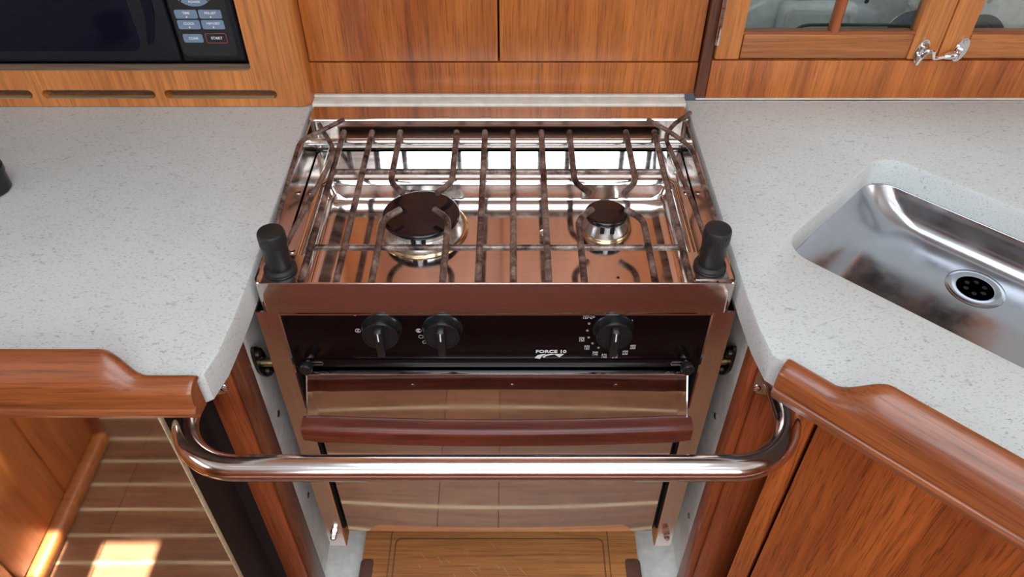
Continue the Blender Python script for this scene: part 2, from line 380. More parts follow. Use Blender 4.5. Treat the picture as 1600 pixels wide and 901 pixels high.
# ------------------------------------------------------------------ sink
sk = thing('sink', 'stainless steel undermount sink set at an angle in the right worktop', 'sink', (0.50, 0.0, -0.13))
def sloop(iu, i, z, r): return [(*en(u, n), z) for u, n in rrect(SU[0]+iu, SU[1]-i, SN[0]+i, SN[1]-i, r, 8)]
ls = [sloop(-0.012, -0.012, -0.0365, 0.044), sloop(-0.001, -0.001, -0.0365, 0.033), sloop(0, 0, -0.038, 0.032), sloop(0.010, 0.002, -0.050, 0.033), sloop(0.022, 0.0045, -0.062, 0.035),
      sloop(0.036, 0.008, -0.0715, 0.038), sloop(0.050, 0.013, -0.0770, 0.040), sloop(0.064, 0.021, -0.0795, 0.040), sloop(0.080, 0.034, -0.0803, 0.035)]
M().loft(ls, cap1=True).build('basin', 'sink', sk, angle=60)
DR = (*en(0.356, 0.440), -0.0803)
M().lathe([(0.033, 0.0004), (0.031, 0.0012), (0.027, 0.0016), (0.024, 0.0008), (0.021, 0.0003)], DR, n=36).build('drain_ring', 'sink', sk, angle=60)
dg_ = M().lathe([(0.021, 0.0005), (0.0001, 0.0005)], DR, n=24).build('strainer', 'drain', sk)
for k in range(6):
    a = k*PI/3; M().lathe([(0.003, 0), (0.003, 0.0005)], (DR[0]+0.011*math.cos(a), DR[1]+0.011*math.sin(a), DR[2]+0.0006), n=10).build('hole', 'gap', dg_)

# ------------------------------------------------------------------ teak fiddle rails on the worktop edges
def rail_profile(t):                   # t = 1 raised, 0 low; (y, z) with the face at about y = -0.153
    L = lambda a, b_: (a[0]*(1-t)+b_[0]*t, a[1]*(1-t)+b_[1]*t)
    pts = [(-0.1362, -0.034), (-0.1362, 0.0004), L((-0.1315, 0.0004), (-0.1135, 0.0004)), L((-0.131, 0.001), (-0.1145, 0.016)), L((-0.1325, 0.0045), (-0.117, 0.0225)),
           L((-0.1355, 0.0065), (-0.1205, 0.0262)), L((-0.139, 0.0068), (-0.125, 0.0262)), L((-0.143, 0.0058), (-0.134, 0.0212)),
           L((-0.147, 0.0036), (-0.143, 0.0145)), L((-0.1505, 0.0008), (-0.149, 0.0075)), (-0.1525, -0.0055), (-0.1535, -0.0165),
           (-0.1515, -0.0182), (-0.1515, -0.0192), (-0.1545, -0.0205), (-0.1560, -0.0235), (-0.1550, -0.0270), (-0.1525, -0.0290), (-0.1515, -0.034)]
    return pts
def smooth(a, b_, x): t = max(0, min(1, (x-a)/(b_-a))); return t*t*(3-2*t)
ss = [0, 0.002, 0.004]+[0.004+k*0.0035 for k in range(1, 32)]+[0.16, 0.25, 0.40, 0.62, 0.80]
def rail(placer, cut):
    loops = []
    for s in ss:
        t = smooth(0.045, 0.088, s); pr = rail_profile(t)
        ins = 0.002 if s == 0 else (0.0006 if s == 0.002 else 0)
        cz = -0.012; cy = -0.14
        pr = [(cy+(yy-cy)*(1-ins*25), cz+(zz-cz)*(1-ins*25)) for yy, zz in pr]
        loops.append([placer(s+cut*(yy+0.153), yy, zz) for yy, zz in pr])
    return M().loft(loops, cap0=True, cap1=True)
rail(lambda s, yy, zz: (-0.271-s*1.8 if s > 0.2 else -0.271-s, yy, zz), -0.10).build('fiddle_rail', 'teak_rail',
    label='varnished wooden edge rail with a stepped end on the left worktop', category='rail')
OR = Vector((0.2625, -0.1265))
def pr45(s, yy, zz):
    q = OR+E45*s+N45*(yy+0.1515); return (q.x, q.y, zz)
rail(pr45, -0.05).build('fiddle_rail', 'teak_rail45', label='varnished wooden edge rail with a stepped end on the angled right worktop', category='rail')

# ------------------------------------------------------------------ refrigerator, left
fr = thing('refrigerator', 'refrigerator with mirror-polished steel door under the left worktop', 'refrigerator', (-0.6, 0.0, -0.85))
M().prism([(-1.40, -0.094), (-0.350, -0.094), (-0.3450, -0.055), (-0.3450, -0.030), (-0.3250, -0.030), (-0.3250, 0.30), (-1.40, 0.30)], -0.85, -0.037, 'xy').build('casing', 'black_wood', fr)
fd = M().box(-1.40, -0.3485, -0.1005, -0.095, -0.84, -0.0385).build('door', 'mirror', fr)
M().box(-0.3485, -0.3470, -0.1012, -0.094, -0.84, -0.0385, 0.0004).build('edge_trim', 'holly', fd)

# ------------------------------------------------------------------ angled base cabinet, right
cb = thing('base_cabinet', 'angled teak base cabinet under the right worktop', 'cabinet', (0.6, -0.35, -0.90))
F0 = Vector((0.3235, -0.0698))
def fp(s, d):
    q = F0+E45*s+N45*d; return (q.x, q.y)
M().prism([fp(0.004, 0.0205), fp(0.70, 0.0205), fp(0.70, 0.040), fp(0.012, 0.040)], -0.90, -0.037, 'xy').build('carcass', 'black_wood', cb)
def board(s0, s1, d0, d1, z0, z1, name, mat, par, b=0.0015):
    m = M(); m.X = Matrix(((E45.x, N45.x, 0, F0.x), (E45.y, N45.y, 0, F0.y), (0, 0, 1, 0), (0, 0, 0, 1)))
    m.box(s0, s1, d0, d1, z0, z1, b); return m.build(name, mat, par)
board(0.0, 0.0240, 0.0, 0.02, -0.88, -0.0375, 'stile', 'teak_door', cb)
cd = board(0.0285, 0.60, 0.012, 0.02, -0.86, -0.0385, 'door', 'teak_dark', cb)
for a, b_ in ((0.0285, 0.166), (0.1662, 0.262), (0.2622, 0.392), (0.3922, 0.50), (0.5002, 0.60)):
    board(a, b_, 0.0005, 0.0125, -0.86, -0.0385, 'board', 'teak_door', cd, 0.0004)

# ------------------------------------------------------------------ grab rail in front of the stove
gr = thing('grab_rail', 'bent stainless steel grab rail across the front of the stove', 'rail', (0, -0.10, -0.13))
path = fillet([(-0.3255, -0.040, -0.1145), (-0.3265, -0.1525, -0.1145), (0.3085, -0.1525, -0.1145), (0.3075, -0.040, -0.1145)], 0.070, 16)
M().tube(path, 0.0134, 24).build('tube', 'rail', gr, angle=60)
for sx, px in ((-1, -0.3200), (1, 0.3070)):
    f = M().prism(rrect(px-0.021, px+0.022, -0.139, -0.062, 0.014), -0.0395, -0.0365, 'xz').build('mounting_plate', 'rail', gr)
    for zz in (-0.128, -0.092): M().lathe([(0.0045, 0), (0.004, 0.0015), (0.0025, 0.0025)], (px-0.0165*sx, -0.0395, zz), (0, -1, 0), 14).build('screw', 'chrome', f)

# ------------------------------------------------------------------ gimbal brackets on the recess walls
for sx, lab, yb, zb in ((-1, 'blackened pivot bracket on the white wall left of the stove', 0.018, -0.150), (1, 'blackened pivot bracket on the white wall right of the stove', 0.036, -0.168)):
    g = thing('pivot_bracket', lab, 'bracket', (sx*0.283, yb, zb-0.035), group='stove pivot brackets')
    m = M(); m.X = Matrix.Translation((0, yb, zb)) @ Matrix.Rotation(math.radians(16), 4, 'X')
    lo, hi = sorted((sx*0.2825, sx*0.2785))
    out = [(0.013*math.cos(2*PI*k/32)*(1-0.25*abs(math.sin(2*PI*k/32))), 0.036*math.sin(2*PI*k/32)) for k in range(32)]
    m.prism(out, lo, hi, 'yz'); m.build('plate', 'bronze', g)
    for dz in (-0.023, 0.023):
        m = M(); m.X = Matrix.Translation((0, yb, zb)) @ Matrix.Rotation(math.radians(16), 4, 'X')
        m.lathe([(0.0075, 0), (0.007, 0.004), (0.004, 0.0065)], (sx*0.2785, 0, dz), (-sx, 0, 0), 16); m.build('bolt', 'bronze', g)
    M().lathe([(0.0055, -0.004), (0.0055, 0.026)], (sx*0.2785, yb, zb), (-sx, 0, 0), 16).build('pivot_pin', 'brass', g)

# ------------------------------------------------------------------ the stove
st = thing('stove', 'stainless steel gimballed stove with two burners and an oven', 'stove', (0, 0.15, -0.545))
M().box(-0.232, 0.232, 0.012, 0.305, -0.525, -0.050, 0.003).build('body', 'gap', st)
# top tray
m = M()
def tl(i, z, r): return [(px, py, z) for px, py in rrect(-0.2505+i, 0.2505-i, -0.006+i, 0.3135-i, max(0.002, r-i), 5)]
m.loft([tl(0.0, -0.0430, 0.008), tl(0, -0.0008, 0.008), tl(0.0006, 0, 0.008), tl(0.0016, 0, 0.008), tl(0.0022, -0.0008, 0.008), tl(0.0022, -0.0430, 0.008)])
tray = m.build('tray', 'rimsteel', st)
M().box(-0.249, 0.249, -0.004, 0.311, -0.049, -0.0465).build('tray_floor', 'steel', tray)
M().prism([(0.3115, -0.030), (0.3115, -0.0005), (0.313, 0.0008), (0.3455, 0.0008), (0.3465, 0.0), (0.3465, -0.03), (0.3445, -0.03), (0.3445, -0.001), (0.3135, -0.001), (0.3135, -0.03)], -0.2515, 0.2515, 'yz').build('back_ledge', 'pan', tray)
# recessed burner pan
def pl(x, y0, y1, z, r): return [(px, py, z) for px, py in rrect(-x, x, y0, y1, r, 6)]
lo = [pl(0.2225, 0.004, 0.2075, -0.030, 0.012), pl(0.2225, 0.004, 0.2075, -0.0205, 0.012), pl(0.2215, 0.005, 0.2065, -0.0193, 0.012), pl(0.2185, 0.007, 0.204, -0.0193, 0.011), pl(0.2165, 0.0085, 0.2025, -0.0205, 0.011),
      pl(0.214, 0.011, 0.2008, -0.027, 0.011), pl(0.2115, 0.0135, 0.1984, -0.036, 0.012), pl(0.208, 0.017, 0.1969, -0.0415, 0.014), pl(0.203, 0.022, 0.1962, -0.0442, 0.015), pl(0.197, 0.027, 0.1959, -0.0451, 0.016), pl(0.190, 0.034, 0.1900, -0.0452, 0.018)]
pan = M().loft(lo, cap1=True).build('burner_pan', 'pan', st, angle=42)
M().lathe([(0.0018, 0), (0.0018, 0.0003)], (0.137, 0.052, -0.0452), n=12).build('hole', 'gap', pan)
for (px, py, rz) in ((0.056, 0.132, 0),):
    M().lathe([(0.006, 0), (0.0045, 0.001), (0.0001, 0.0014)], (px, py, -0.0452), n=16).build('rivet', 'alu', pan)
# sloping back reflector and cross tubes
M().prism([(0.2580, -0.0470), (0.2785, -0.0275), (0.2795, -0.0285), (0.2592, -0.0478)], -0.222, 0.222, 'yz').build('back_reflector', 'pan', st)
M().prism([(0.2668, -0.0383), (0.2684, -0.0368), (0.2692, -0.0376), (0.2676, -0.0391)], -0.222, 0.222, 'yz').build('reflector_bead', 'steel', st)
M().tube([(-0.248, 0.2800, -0.0135), (0.248, 0.2800, -0.0135)], 0.0047, 14).build('support_tube', 'steel', st)
M().tube([(-0.248, 0.0020, -0.0135), (0.248, 0.0020, -0.0135)], 0.0035, 12).build('support_tube', 'steel', st)
for sx in (-1, 1):
    M().prism([(0.004, -0.0465), (0.300, -0.0465), (0.300, -0.036), (0.004, -0.036)], *sorted((sx*0.2285, sx*0.2300)), 'yz').build('side_channel', 'steel', st)
    for py in (0.03, 0.10, 0.215): M().lathe([(0.0035, 0), (0.003, 0.002)], (sx*0.2400, py, -0.0465), n=10).build('screw', 'chrome', tray)
# burners
def burner(cx, cy, R, lab):
    bz = -0.0452
    b = M().lathe([(R*1.20, 0), (R*1.21, 0.002), (R*1.17, 0.0035), (R*1.13, 0.0035), (R*1.12, 0.002)], (cx, cy, bz), n=48).build('burner', 'heat', st, label=lab)
    M().lathe([(R*1.115, 0.001), (R*1.10, 0.004), (R*0.93, 0.0125), (R*0.92, 0.019), (R*0.86, 0.019)], (cx, cy, bz), n=48).build('burner_head', 'alu', b)
    c = M().lathe([(R*0.97, 0.0185), (R, 0.020), (R*1.0, 0.0225), (R*0.97, 0.0242), (R*0.90, 0.0250), (R*0.5, 0.0256), (0.0001, 0.0257)], (cx, cy, bz), n=48)
    c.build('cap', 'enamel', b, angle=60)
    for k in range(2):
        a = (0, PI)[k]; M().lathe([(0.0021, 0), (0.0021, 0.0012), (0.0012, 0.0014)], (cx+R*0.66*math.cos(a), cy-R*0.08, bz+0.0252), n=12).build('screw', 'bronze', b)
    m = M(); m.box(cx-0.0085, cx-0.0035, cy-R*0.99, cy-R*0.90, bz+0.010, bz+0.0187, 0.0006); m.box(cx+0.0035, cx+0.0085, cy-R*0.99, cy-R*0.90, bz+0.010, bz+0.0187, 0.0006); m.build('igniter', 'gap', b)
    M().lathe([(0.003, 0), (0.0028, 0.009)], (cx, cy-R*0.97, bz+0.010), n=12).build('igniter_tip', 'print', b)
burner(-0.0905, 0.139, 0.0458, 'large burner with a black enamel cap')
burner(0.1295, 0.141, 0.0252, 'small burner with a black enamel cap')
# corner posts that clamp the pot fiddles
for sx, cy in ((-1, 0.022), (1, 0.027)):
    cx = sx*0.2285
    p = M().lathe([(0.0172, -0.006), (0.0175, -0.0045), (0.0170, -0.002), (0.0150, -0.0008), (0.0132, 0.0000), (0.0134, 0.001), (0.0134, 0.028), (0.0138, 0.0290), (0.0141, 0.030), (0.0141, 0.0445), (0.0132, 0.0463), (0.0118, 0.0468), (0.0001, 0.0471)], (cx, cy, 0), n=36).build('corner_post', 'rubber', st)
    M().prism(rrect(cx-0.021, cx+0.021, cy-0.020, cy+0.024, 0.004), -0.0085, -0.0065, 'xy').build('base_plate', 'leg', p)
    for k in range(24):
        a = 2*PI*k/24; M().lathe([(0.0004, 0.0315), (0.0004, 0.043)], (cx+0.0140*math.cos(a), cy+0.0140*math.sin(a), 0), n=6).build('grip_rib', 'rubber', p)
    M().lathe([(0.0032, 0), (0.0032, 0.005)], (cx-sx*0.0145, cy-0.013, -0.0135), (0, -1, 0), 10).build('bolt', 'chrome', p)
# wire pot fiddles
def wire(pts, r=0.0030): M().tube(fillet(pts, 0.012, 6), r, 12).build('pot_fiddle', 'rust', st, angle=60)
wire([(-0.201, 0.291, 0.013), (-0.2475, 0.240, 0.013), (-0.2415, 0.082, 0.013), (-0.2335, 0.030, 0.013)])
wire([(-0.234, 0.292, 0.005), (-0.206, 0.236, 0.005), (-0.2055, 0.205, 0.004), (-0.2250, 0.058, 0.006), (-0.2262, 0.030, 0.007)])
wire([(0.1937, 0.291, 0.013), (0.2190, 0.2610, 0.013), (0.2390, 0.226, 0.013), (0.2425, 0.085, 0.013), (0.2335, 0.035, 0.013)])
wire([(0.2539, 0.3169, 0.008), (0.2259, 0.2884, 0.006), (0.2130, 0.262, 0.005), (0.2254, 0.1143, 0.006), (0.2285, 0.040, 0.007)])
# front: control panel
cp = M().box(-0.2345, 0.2345, 0.004, 0.010, -0.1420, -0.0440, 0.0006).build('control_panel', 'panel', st)
M().box(-0.226, 0.226, 0.0032, 0.005, -0.1415, -0.1290, 0.0).build('lower_lip', 'panel', cp)
KZ = -0.0741
def knob(kx):
    k = M().lathe([(0.0225, 0), (0.0225, 0.004), (0.0205, 0.0065), (0.0195, 0.0130), (0.0200, 0.0150), (0.0195, 0.0165), (0.0180, 0.0167), (0.0175, 0.0157), (0.0001, 0.0157)], (kx, 0.004, KZ), (0, -1, 0), 40).build('knob', 'blackp', st)
    g = M().box(kx-0.0044, kx+0.0044, -0.0225, -0.0100, KZ-0.0225, KZ+0.0165, 0.0022, 3).build('grip_bar', 'blackp', k)
    M().box(kx-0.0007, kx+0.0007, -0.0229, -0.0222, KZ+0.0035, KZ+0.0150).build('pointer_line', 'print', k)
for kx in (-0.1264, -0.0594, 0.1293): knob(kx)
PY = 0.0038
def ringmark(x, z, r, wd=0.0004, fill=False, name='printed_mark'):
    m = M()
    m.prism(circ(x, z, r, 18), PY-0.00025, PY, 'xz', holes=() if fill else [circ(x, z, r-wd, 18)]); return m.build(name, 'print', cp)
ringmark(-0.1538, -0.055, 0.0024, fill=True); ringmark(-0.1489, -0.055, 0.0016)
ringmark(-0.1538, -0.0808, 0.0031); lettering('Z', -0.1538, PY, -0.0808, 0.0045, 'print', cp, 'printed_mark')
ringmark(-0.0876, -0.0545, 0.0024); ringmark(-0.0827, -0.0545, 0.0017, fill=True)
ringmark(-0.0863, -0.0808, 0.0031); ringmark(-0.0855, -0.0808, 0.0024); lettering('Z', -0.0863, PY, -0.0808, 0.0045, 'print', cp, 'printed_mark')
ringmark(-0.0846, -0.0907, 0.0027); ringmark(-0.0813, -0.0997, 0.0023)
for x_, z_ in ((0.1067, -0.0591), (0.1025, -0.0695), (0.1014, -0.0808), (0.1036, -0.0919), (0.1086, -0.1018), (0.116, -0.109), (0.149, -0.0647)): ringmark(x_, z_, 0.0013)
for x_, fl_ in ((0.1001, True), (0.1507, False)):
    M().prism(rrect(x_-0.0038, x_+0.0038, -0.0535, -0.0475, 0.001, 3), PY-0.00025, PY, 'xz', holes=[rrect(x_-0.0033, x_+0.0033, -0.053, -0.048, 0.0008, 3)]).build('printed_mark', 'print', cp)
    if fl_: M().prism(rrect(x_-0.0025, x_+0.0025, -0.0522, -0.0505, 0.0003, 2), PY-0.00025, PY, 'xz').build('printed_mark', 'print', cp)
TS = 0.0043
lettering('250°F\n120°C', 0.1001, PY, -0.0588, TS, 'print', cp)
for t_, x_, z_ in (('270\n130', 0.0959, -0.0954), ('300\n150', 0.1025, -0.109), ('340\n170', 0.1127, -0.1191), ('375\n190', 0.1233, -0.1235), ('400\n210', 0.1358, -0.1235), ('450\n230', 0.1470, -0.1177), ('480\n250', 0.1548, -0.108)):
    lettering(t_, x_, PY, z_, TS, 'print', cp)
# maker's logo: outlined bar with the name, wing below
LY = 0.0022
lettering('FORCE 10', 0.0620, LY, -0.1140, 0.0066, 'print', cp, 'logo', wide=1.22, bold=0.0002)
m = M()
for px0, px1, dx in ((0.0430, 0.0515, -0.002), (0.0530, 0.0585, -0.002), (0.0690, 0.0770, 0.002)):
    pass
arc = []
m.prism([(0.0435, -0.1245), (0.0470, -0.1195), (0.0560, -0.1180), (0.0520, -0.1215), (0.0495, -0.1260)], LY-0.0003, LY, 'xz')
m.prism([(0.0525, -0.1230), (0.0560, -0.1190), (0.0615, -0.1178), (0.0680, -0.1180), (0.0615, -0.1195), (0.0565, -0.1215), (0.0545, -0.1245)], LY-0.0003, LY, 'xz')
m.prism([(0.0635, -0.1180), (0.0770, -0.1178), (0.0720, -0.1235), (0.0695, -0.1215), (0.0675, -0.1195)], LY-0.0003, LY, 'xz')
m.build('logo', 'print', cp)
# side pillars
for sx in (-1, 1):
    l = M().prism([(sx*0.2325, 0.030), (sx*0.2325, -0.003), (sx*0.2340, -0.0045), (sx*0.2570, -0.0045), (sx*0.2580, -0.003), (sx*0.2580, 0.030), (sx*0.2565, 0.030), (sx*0.2565, -0.002), (sx*0.2345, -0.002), (sx*0.2345, 0.030)], -0.5455, -0.0435, 'xy').build('side_pillar', 'leg', st)
    M().lathe([(0.006, 0), (0.006, 0.0025), (0.0048, 0.003), (0.0048, 0.010), (0.003, 0.0125)], (sx*0.2455, -0.0045, -0.505), (0, -1, 0), 6).build('bolt', 'chrome', l)
    M().lathe([(0.007, 0), (0.007, 0.003)], (sx*0.2455, 0.03, -0.520), (0, 1, 0), 12).build('foot_stop', 'rubber', l)
# oven door
DZ0, DZ1 = -0.5035, -0.1455
m = M(); NX, NZ = 36, 24; grid = []
for a in range(NZ+1):
    for b_ in range(NX+1):
        u = b_/NX*2-1; v_ = a/NZ*2-1
        grid.append((u*0.2235, -0.0030-0.0016*(1-abs(u)**2.2)*(0.35+0.65*abs(v_)**3)*1.0, DZ0+(DZ1-DZ0)*a/NZ))
m.add(grid, [(a*(NX+1)+b_, a*(NX+1)+b_+1, (a+1)*(NX+1)+b_+1, (a+1)*(NX+1)+b_) for a in range(NZ) for b_ in range(NX)])
od = m.build('oven_door', 'mirror', st, angle=80)
M().box(-0.2235, 0.2235, -0.0026, 0.010, DZ0, DZ1, 0.0).build('door_frame', 'leg', od)
M().box(-0.2235, 0.2235, -0.0055, 0.004, DZ1-0.0012, DZ1+0.0012, 0.0008).build('top_edge', 'chrome', od)
hp = [(x_, -0.040-0.006*(1-(x_/0.23)**2), -0.2010-0.0015*(1-(x_/0.23)**2)) for x_ in [-0.2275+0.455*k/24 for k in range(25)]]
loops = []
for i, (hx, hy, hz) in enumerate(hp):
    s = 0.90 if i in (0, 24) else 1.0
    loops.append([(hx, hy+a*s, hz+b_*s) for a, b_ in rrect(-0.0120, 0.0120, -0.0150, 0.0150, 0.0070, 5)])
M().loft(loops, cap0=True, cap1=True).build('handle', 'handle', od, angle=40)
for sx in (-1, 1):
    xx = sorted((sx*0.2215, sx*0.2230))
    M().prism([(-0.003, -0.150), (-0.003, -0.225), (-0.036, -0.214), (-0.042, -0.196)], *xx, 'yz').build('handle_bracket', 'steel', od)
    lt = M().lathe([(0.0072, 0), (0.0076, 0.001), (0.0076, 0.0075), (0.0068, 0.009), (0.0001, 0.0093)], (sx*0.2195, -0.0005, -0.1345), (0, -1, 0), 24).build('latch_knob', 'blackp', st)
    M().lathe([(0.0040, 0), (0.0040, 0.005)], (sx*0.2195, 0.004, -0.1345), (0, -1, 0), 14).build('stem', 'alu', lt)
    ax = sorted((sx*0.2214, sx*0.2014))
    M().prism(rrect(ax[0], ax[1], -0.1378, -0.1328, 0.0024, 5), 0.0024, 0.0033, 'xz', holes=[rrect(ax[0]+0.0006, ax[1]-0.0006, -0.1372, -0.1334, 0.0018, 5)]).build('latch_slot', 'alu', lt)
for x_ in (-0.10, 0.0175, 0.14): M().lathe([(0.0028, 0), (0.0025, 0.0008)], (x_, -0.0046, -0.166), (0, -1, 0), 12).build('screw', 'steel', od)

# ------------------------------------------------------------------ pot grate: lies on the stove
gt = thing('pot_grate', 'scorched steel rod pot grate lying over the two stove burners', 'grate', (0, 0.14, -0.012))
RZ = -0.0048; RR = 0.0038
def rod(pts): M().tube(fillet(pts, 0.010, 6), RR, 12).build('rod', 'rust', gt, angle=60)
for x_ in (-0.203, -0.166, -0.018, 0.019, 0.056, 0.204): rod([(x_, 0.2905, RZ), (x_, 0.0015, RZ)])
for x_, s in ((-0.129, 1), (-0.055, -1), (0.093, 1), (0.167, -1)):
    rod([(x_, 0.2905, RZ), (x_, 0.1785, RZ), (x_+s*0.0165, 0.1560, RZ)])
    rod([(x_, 0.0015, RZ), (x_, 0.1065, RZ), (x_+s*0.0175, 0.1245, RZ)])
for yy in (0.064, 0.209): M().tube([(-0.2055, yy, RZ-0.0062), (0.2065, yy, RZ-0.0062)], 0.0036, 12).build('cross_bar', 'rust', gt, angle=60)

# ------------------------------------------------------------------ cutting board under the stove
bd = thing('cutting_board', 'bamboo cutting board with brown grips lying under the stove', 'board', (0, 0.0, -0.64))
M().prism(rrect(-0.2215, 0.2185, -0.082, 0.088, 0.022, 6), -0.64, -0.620, 'xy').build('board', 'bamboo', bd)
def loopband(x0, x1, y0, y1, r, wd): return M().prism(rrect(x0, x1, y0, y1, r, 5), -0.6202, -0.6196, 'xy', holes=[rrect(x0+wd, x1-wd, y0+wd, y1-wd, max(0.002, r-wd), 5)])
loopband(-0.172, 0.166, -0.046, 0.049, 0.010, 0.0022).build('juice_groove', 'groove', bd)
loopband(-0.180, 0.174, -0.055, 0.074, 0.010, 0.0018).build('juice_groove', 'groove', bd)
for x0, x1 in ((-0.2245, -0.200), (0.1945, 0.2225)):
    M().box(x0, x1, -0.045, 0.016, -0.6405, -0.6180, 0.008, 4).build('grip', 'grip', bd)

m = M()
for k in range(16):
    x_ = random.uniform(-0.14, 0.05); y_ = random.uniform(-0.03, 0.04); L_ = random.uniform(0.006, 0.022)
    m.box(x_, x_+L_, y_-0.0002, y_+0.0002, -0.6201, -0.61985, rot=Matrix.Rotation(math.radians(random.uniform(-65, -35)), 3, 'Z'))
m.build('knife_marks', 'holly', bd, kind='stuff')

# ------------------------------------------------------------------ microwave and its housing
hs = thing('microwave_housing', 'teak cabinet front with ventilation slots around the microwave', 'cabinet', (-0.8, 0.40, 0.0))
def slot(x0, x1): return rrect(x0, x1, 0.0125, 0.0255, 0.0064, 6)
slots = [slot(-0.778, -0.6265), slot(-0.613, -0.4615), slot(-0.449, -0.298)]
M().prism([(-1.70, 0.001), (-0.279, 0.001), (-0.279, 0.98), (-1.70, 0.98)], 0.345, 0.363, 'xz',
          holes=[rrect(-0.95, -0.3245, 0.0535, 0.42, 0.006, 4)]+slots).build('front_panel', 'teak_pale', hs)
M().prism([(-1.70, 0.001), (-0.2795, 0.001), (-0.2795, 0.98), (-1.70, 0.98)], 0.3631, 0.3635, 'xz',
          holes=[rrect(-0.955, -0.3225, 0.049, 0.43, 0.006, 4), ]+slots).build('backing', 'ply', hs)
M().box(-0.945, -0.3255, 0.3456, 0.3630, 0.0536, 0.0544).build('opening_edge', 'ply', hs)
for a, b_ in ((-0.772, -0.6325), (-0.607, -0.4675), (-0.443, -0.304)): M().box(a, b_, 0.3456, 0.3530, 0.0126, 0.0132).build('slot_edge', 'ply', hs)
M().box(-1.70, -0.28, 0.392, 0.394, 0.001, 0.05).build('duct_back', 'gap', hs)
prof = [(-0.2788, 0.345), (-0.268, 0.3445), (-0.2605, 0.3468), (-0.2560, 0.3515), (-0.2545, 0.358), (-0.2545, 0.40), (-0.2788, 0.40)]
M().prism(prof, 0.001, 0.98, 'xy').build('corner_post', 'teak_x' if False else 'teak_pale', hs, angle=60)
mw = thing('microwave', 'black built-in microwave oven with blue-grey keys', 'microwave', (-0.65, 0.5, 0.056))
M().box(-0.94, -0.331, 0.372, 0.65, 0.0585, 0.40, 0.004).build('body', 'mw', mw)
dr = M().box(-0.94, -0.4165, 0.3555, 0.374, 0.0605, 0.40, 0.004, 3).build('door', 'mw', mw)
M().prism(rrect(-0.90, -0.4625, 0.076, 0.37, 0.014, 6), 0.3548, 0.358, 'xz').build('window', 'mwglass', dr)
M().prism([(-0.4535, 0.0850), (-0.4440, 0.0900), (-0.4320, 0.1250), (-0.4260, 0.22), (-0.4330, 0.24), (-0.4400, 0.20), (-0.4450, 0.12)], 0.3535, 0.3560, 'xz').build('handle_recess', 'mwglass', dr)
kp = M().box(-0.4145, -0.331, 0.3560, 0.374, 0.0605, 0.40, 0.004, 3).build('key_panel', 'mw', mw)
M().prism(rrect(-0.4105, -0.3400, 0.0690, 0.38, 0.006, 5), 0.3556, 0.3562, 'xz').build('key_field', 'blackp', mw)
def key(x0, x1, z0, z1, txt, mat='key', rs=0.0022, arrow=False):
    ky = M().prism(rrect(x0, x1, z0, z1, rs, 4), 0.3549, 0.3557, 'xz').build('key', mat, mw)
    cx = (x0+x1)/2; cz = (z0+z1)/2
    lettering(txt, cx+0.0005, 0.3548, cz+(0.0014 if arrow else 0), 0.0042 if mat == 'key' else 0.0050, 'print', ky, bold=0.00006)
    if arrow: M().prism([(cx-0.0012, cz-0.0042), (cx+0.0012, cz-0.0042), (cx, cz-0.0018)], 0.3546, 0.3549, 'xz').build('printed_arrow', 'print', ky)
    return ky
key(-0.4068, -0.3785, 0.1200, 0.1314, 'TIME', arrow=True); key(-0.3765, -0.3480, 0.1200, 0.1314, 'PRE-SET', arrow=True)
key(-0.4068, -0.3785, 0.1060, 0.1180, 'CLOCK', arrow=True); key(-0.3765, -0.3480, 0.1060, 0.1180, 'MEMORY', arrow=True)
key(-0.4050, -0.3800, 0.0880, 0.0994, 'CLEAR')
ks = key(-0.3760, -0.3490, 0.0872, 0.1006, 'START', 'blackp')
M().prism(rrect(-0.3760, -0.3490, 0.0872, 0.1006, 0.0022, 4), 0.3547, 0.3550, 'xz', holes=[rrect(-0.3754, -0.3496, 0.0878, 0.1000, 0.0018, 4)]).build('key_outline', 'redline', ks)
def sector(a0, a1, txt=None, r0=0.010, r1=0.0275, cx=-0.3777, cz=0.1632):
    o = [(cx+r1*math.cos(math.radians(a0+(a1-a0)*k/12)), cz+r1*math.sin(math.radians(a0+(a1-a0)*k/12))) for k in range(13)]
    q = [(cx+r0*math.cos(math.radians(a1-(a1-a0)*k/8)), cz+r0*math.sin(math.radians(a1-(a1-a0)*k/8))) for k in range(9)]
    ky = M().prism(o+q, 0.3549, 0.3557, 'xz').build('key', 'key', mw)
    if txt: lettering(txt, cx, 0.3548, cz-r1+0.0058, 0.0042, 'print', ky, bold=0.00006)
sector(-128, -52, 'POWER'); sector(-48, 40); sector(140, 228)

# ------------------------------------------------------------------ wooden lockers above the stove
lk = thing('wall_locker', 'teak locker with two plain doors directly behind the stove', 'cabinet', (0.01, 0.45, 0.0))
M().box(-0.2545, 0.270, 0.388, 0.66, 0.004, 0.98).build('carcass', 'gap', lk)
M().box(-0.2545, 0.2675, 0.372, 0.389, 0.005, 0.0508, 0.0008).build('lower_panel', 'teak_v', lk)
M().box(-0.2535, -0.0012, 0.371, 0.389, 0.0535, 0.96, 0.0012).build('door', 'teak_v', lk)
M().box(0.0012, 0.2665, 0.371, 0.389, 0.0535, 0.96, 0.0012).build('door', 'teak_v', lk)
M().box(0.2690, 0.2830, 0.366, 0.45, 0.001, 0.98, 0.002).build('dividing_post', 'teak_dark', lk)

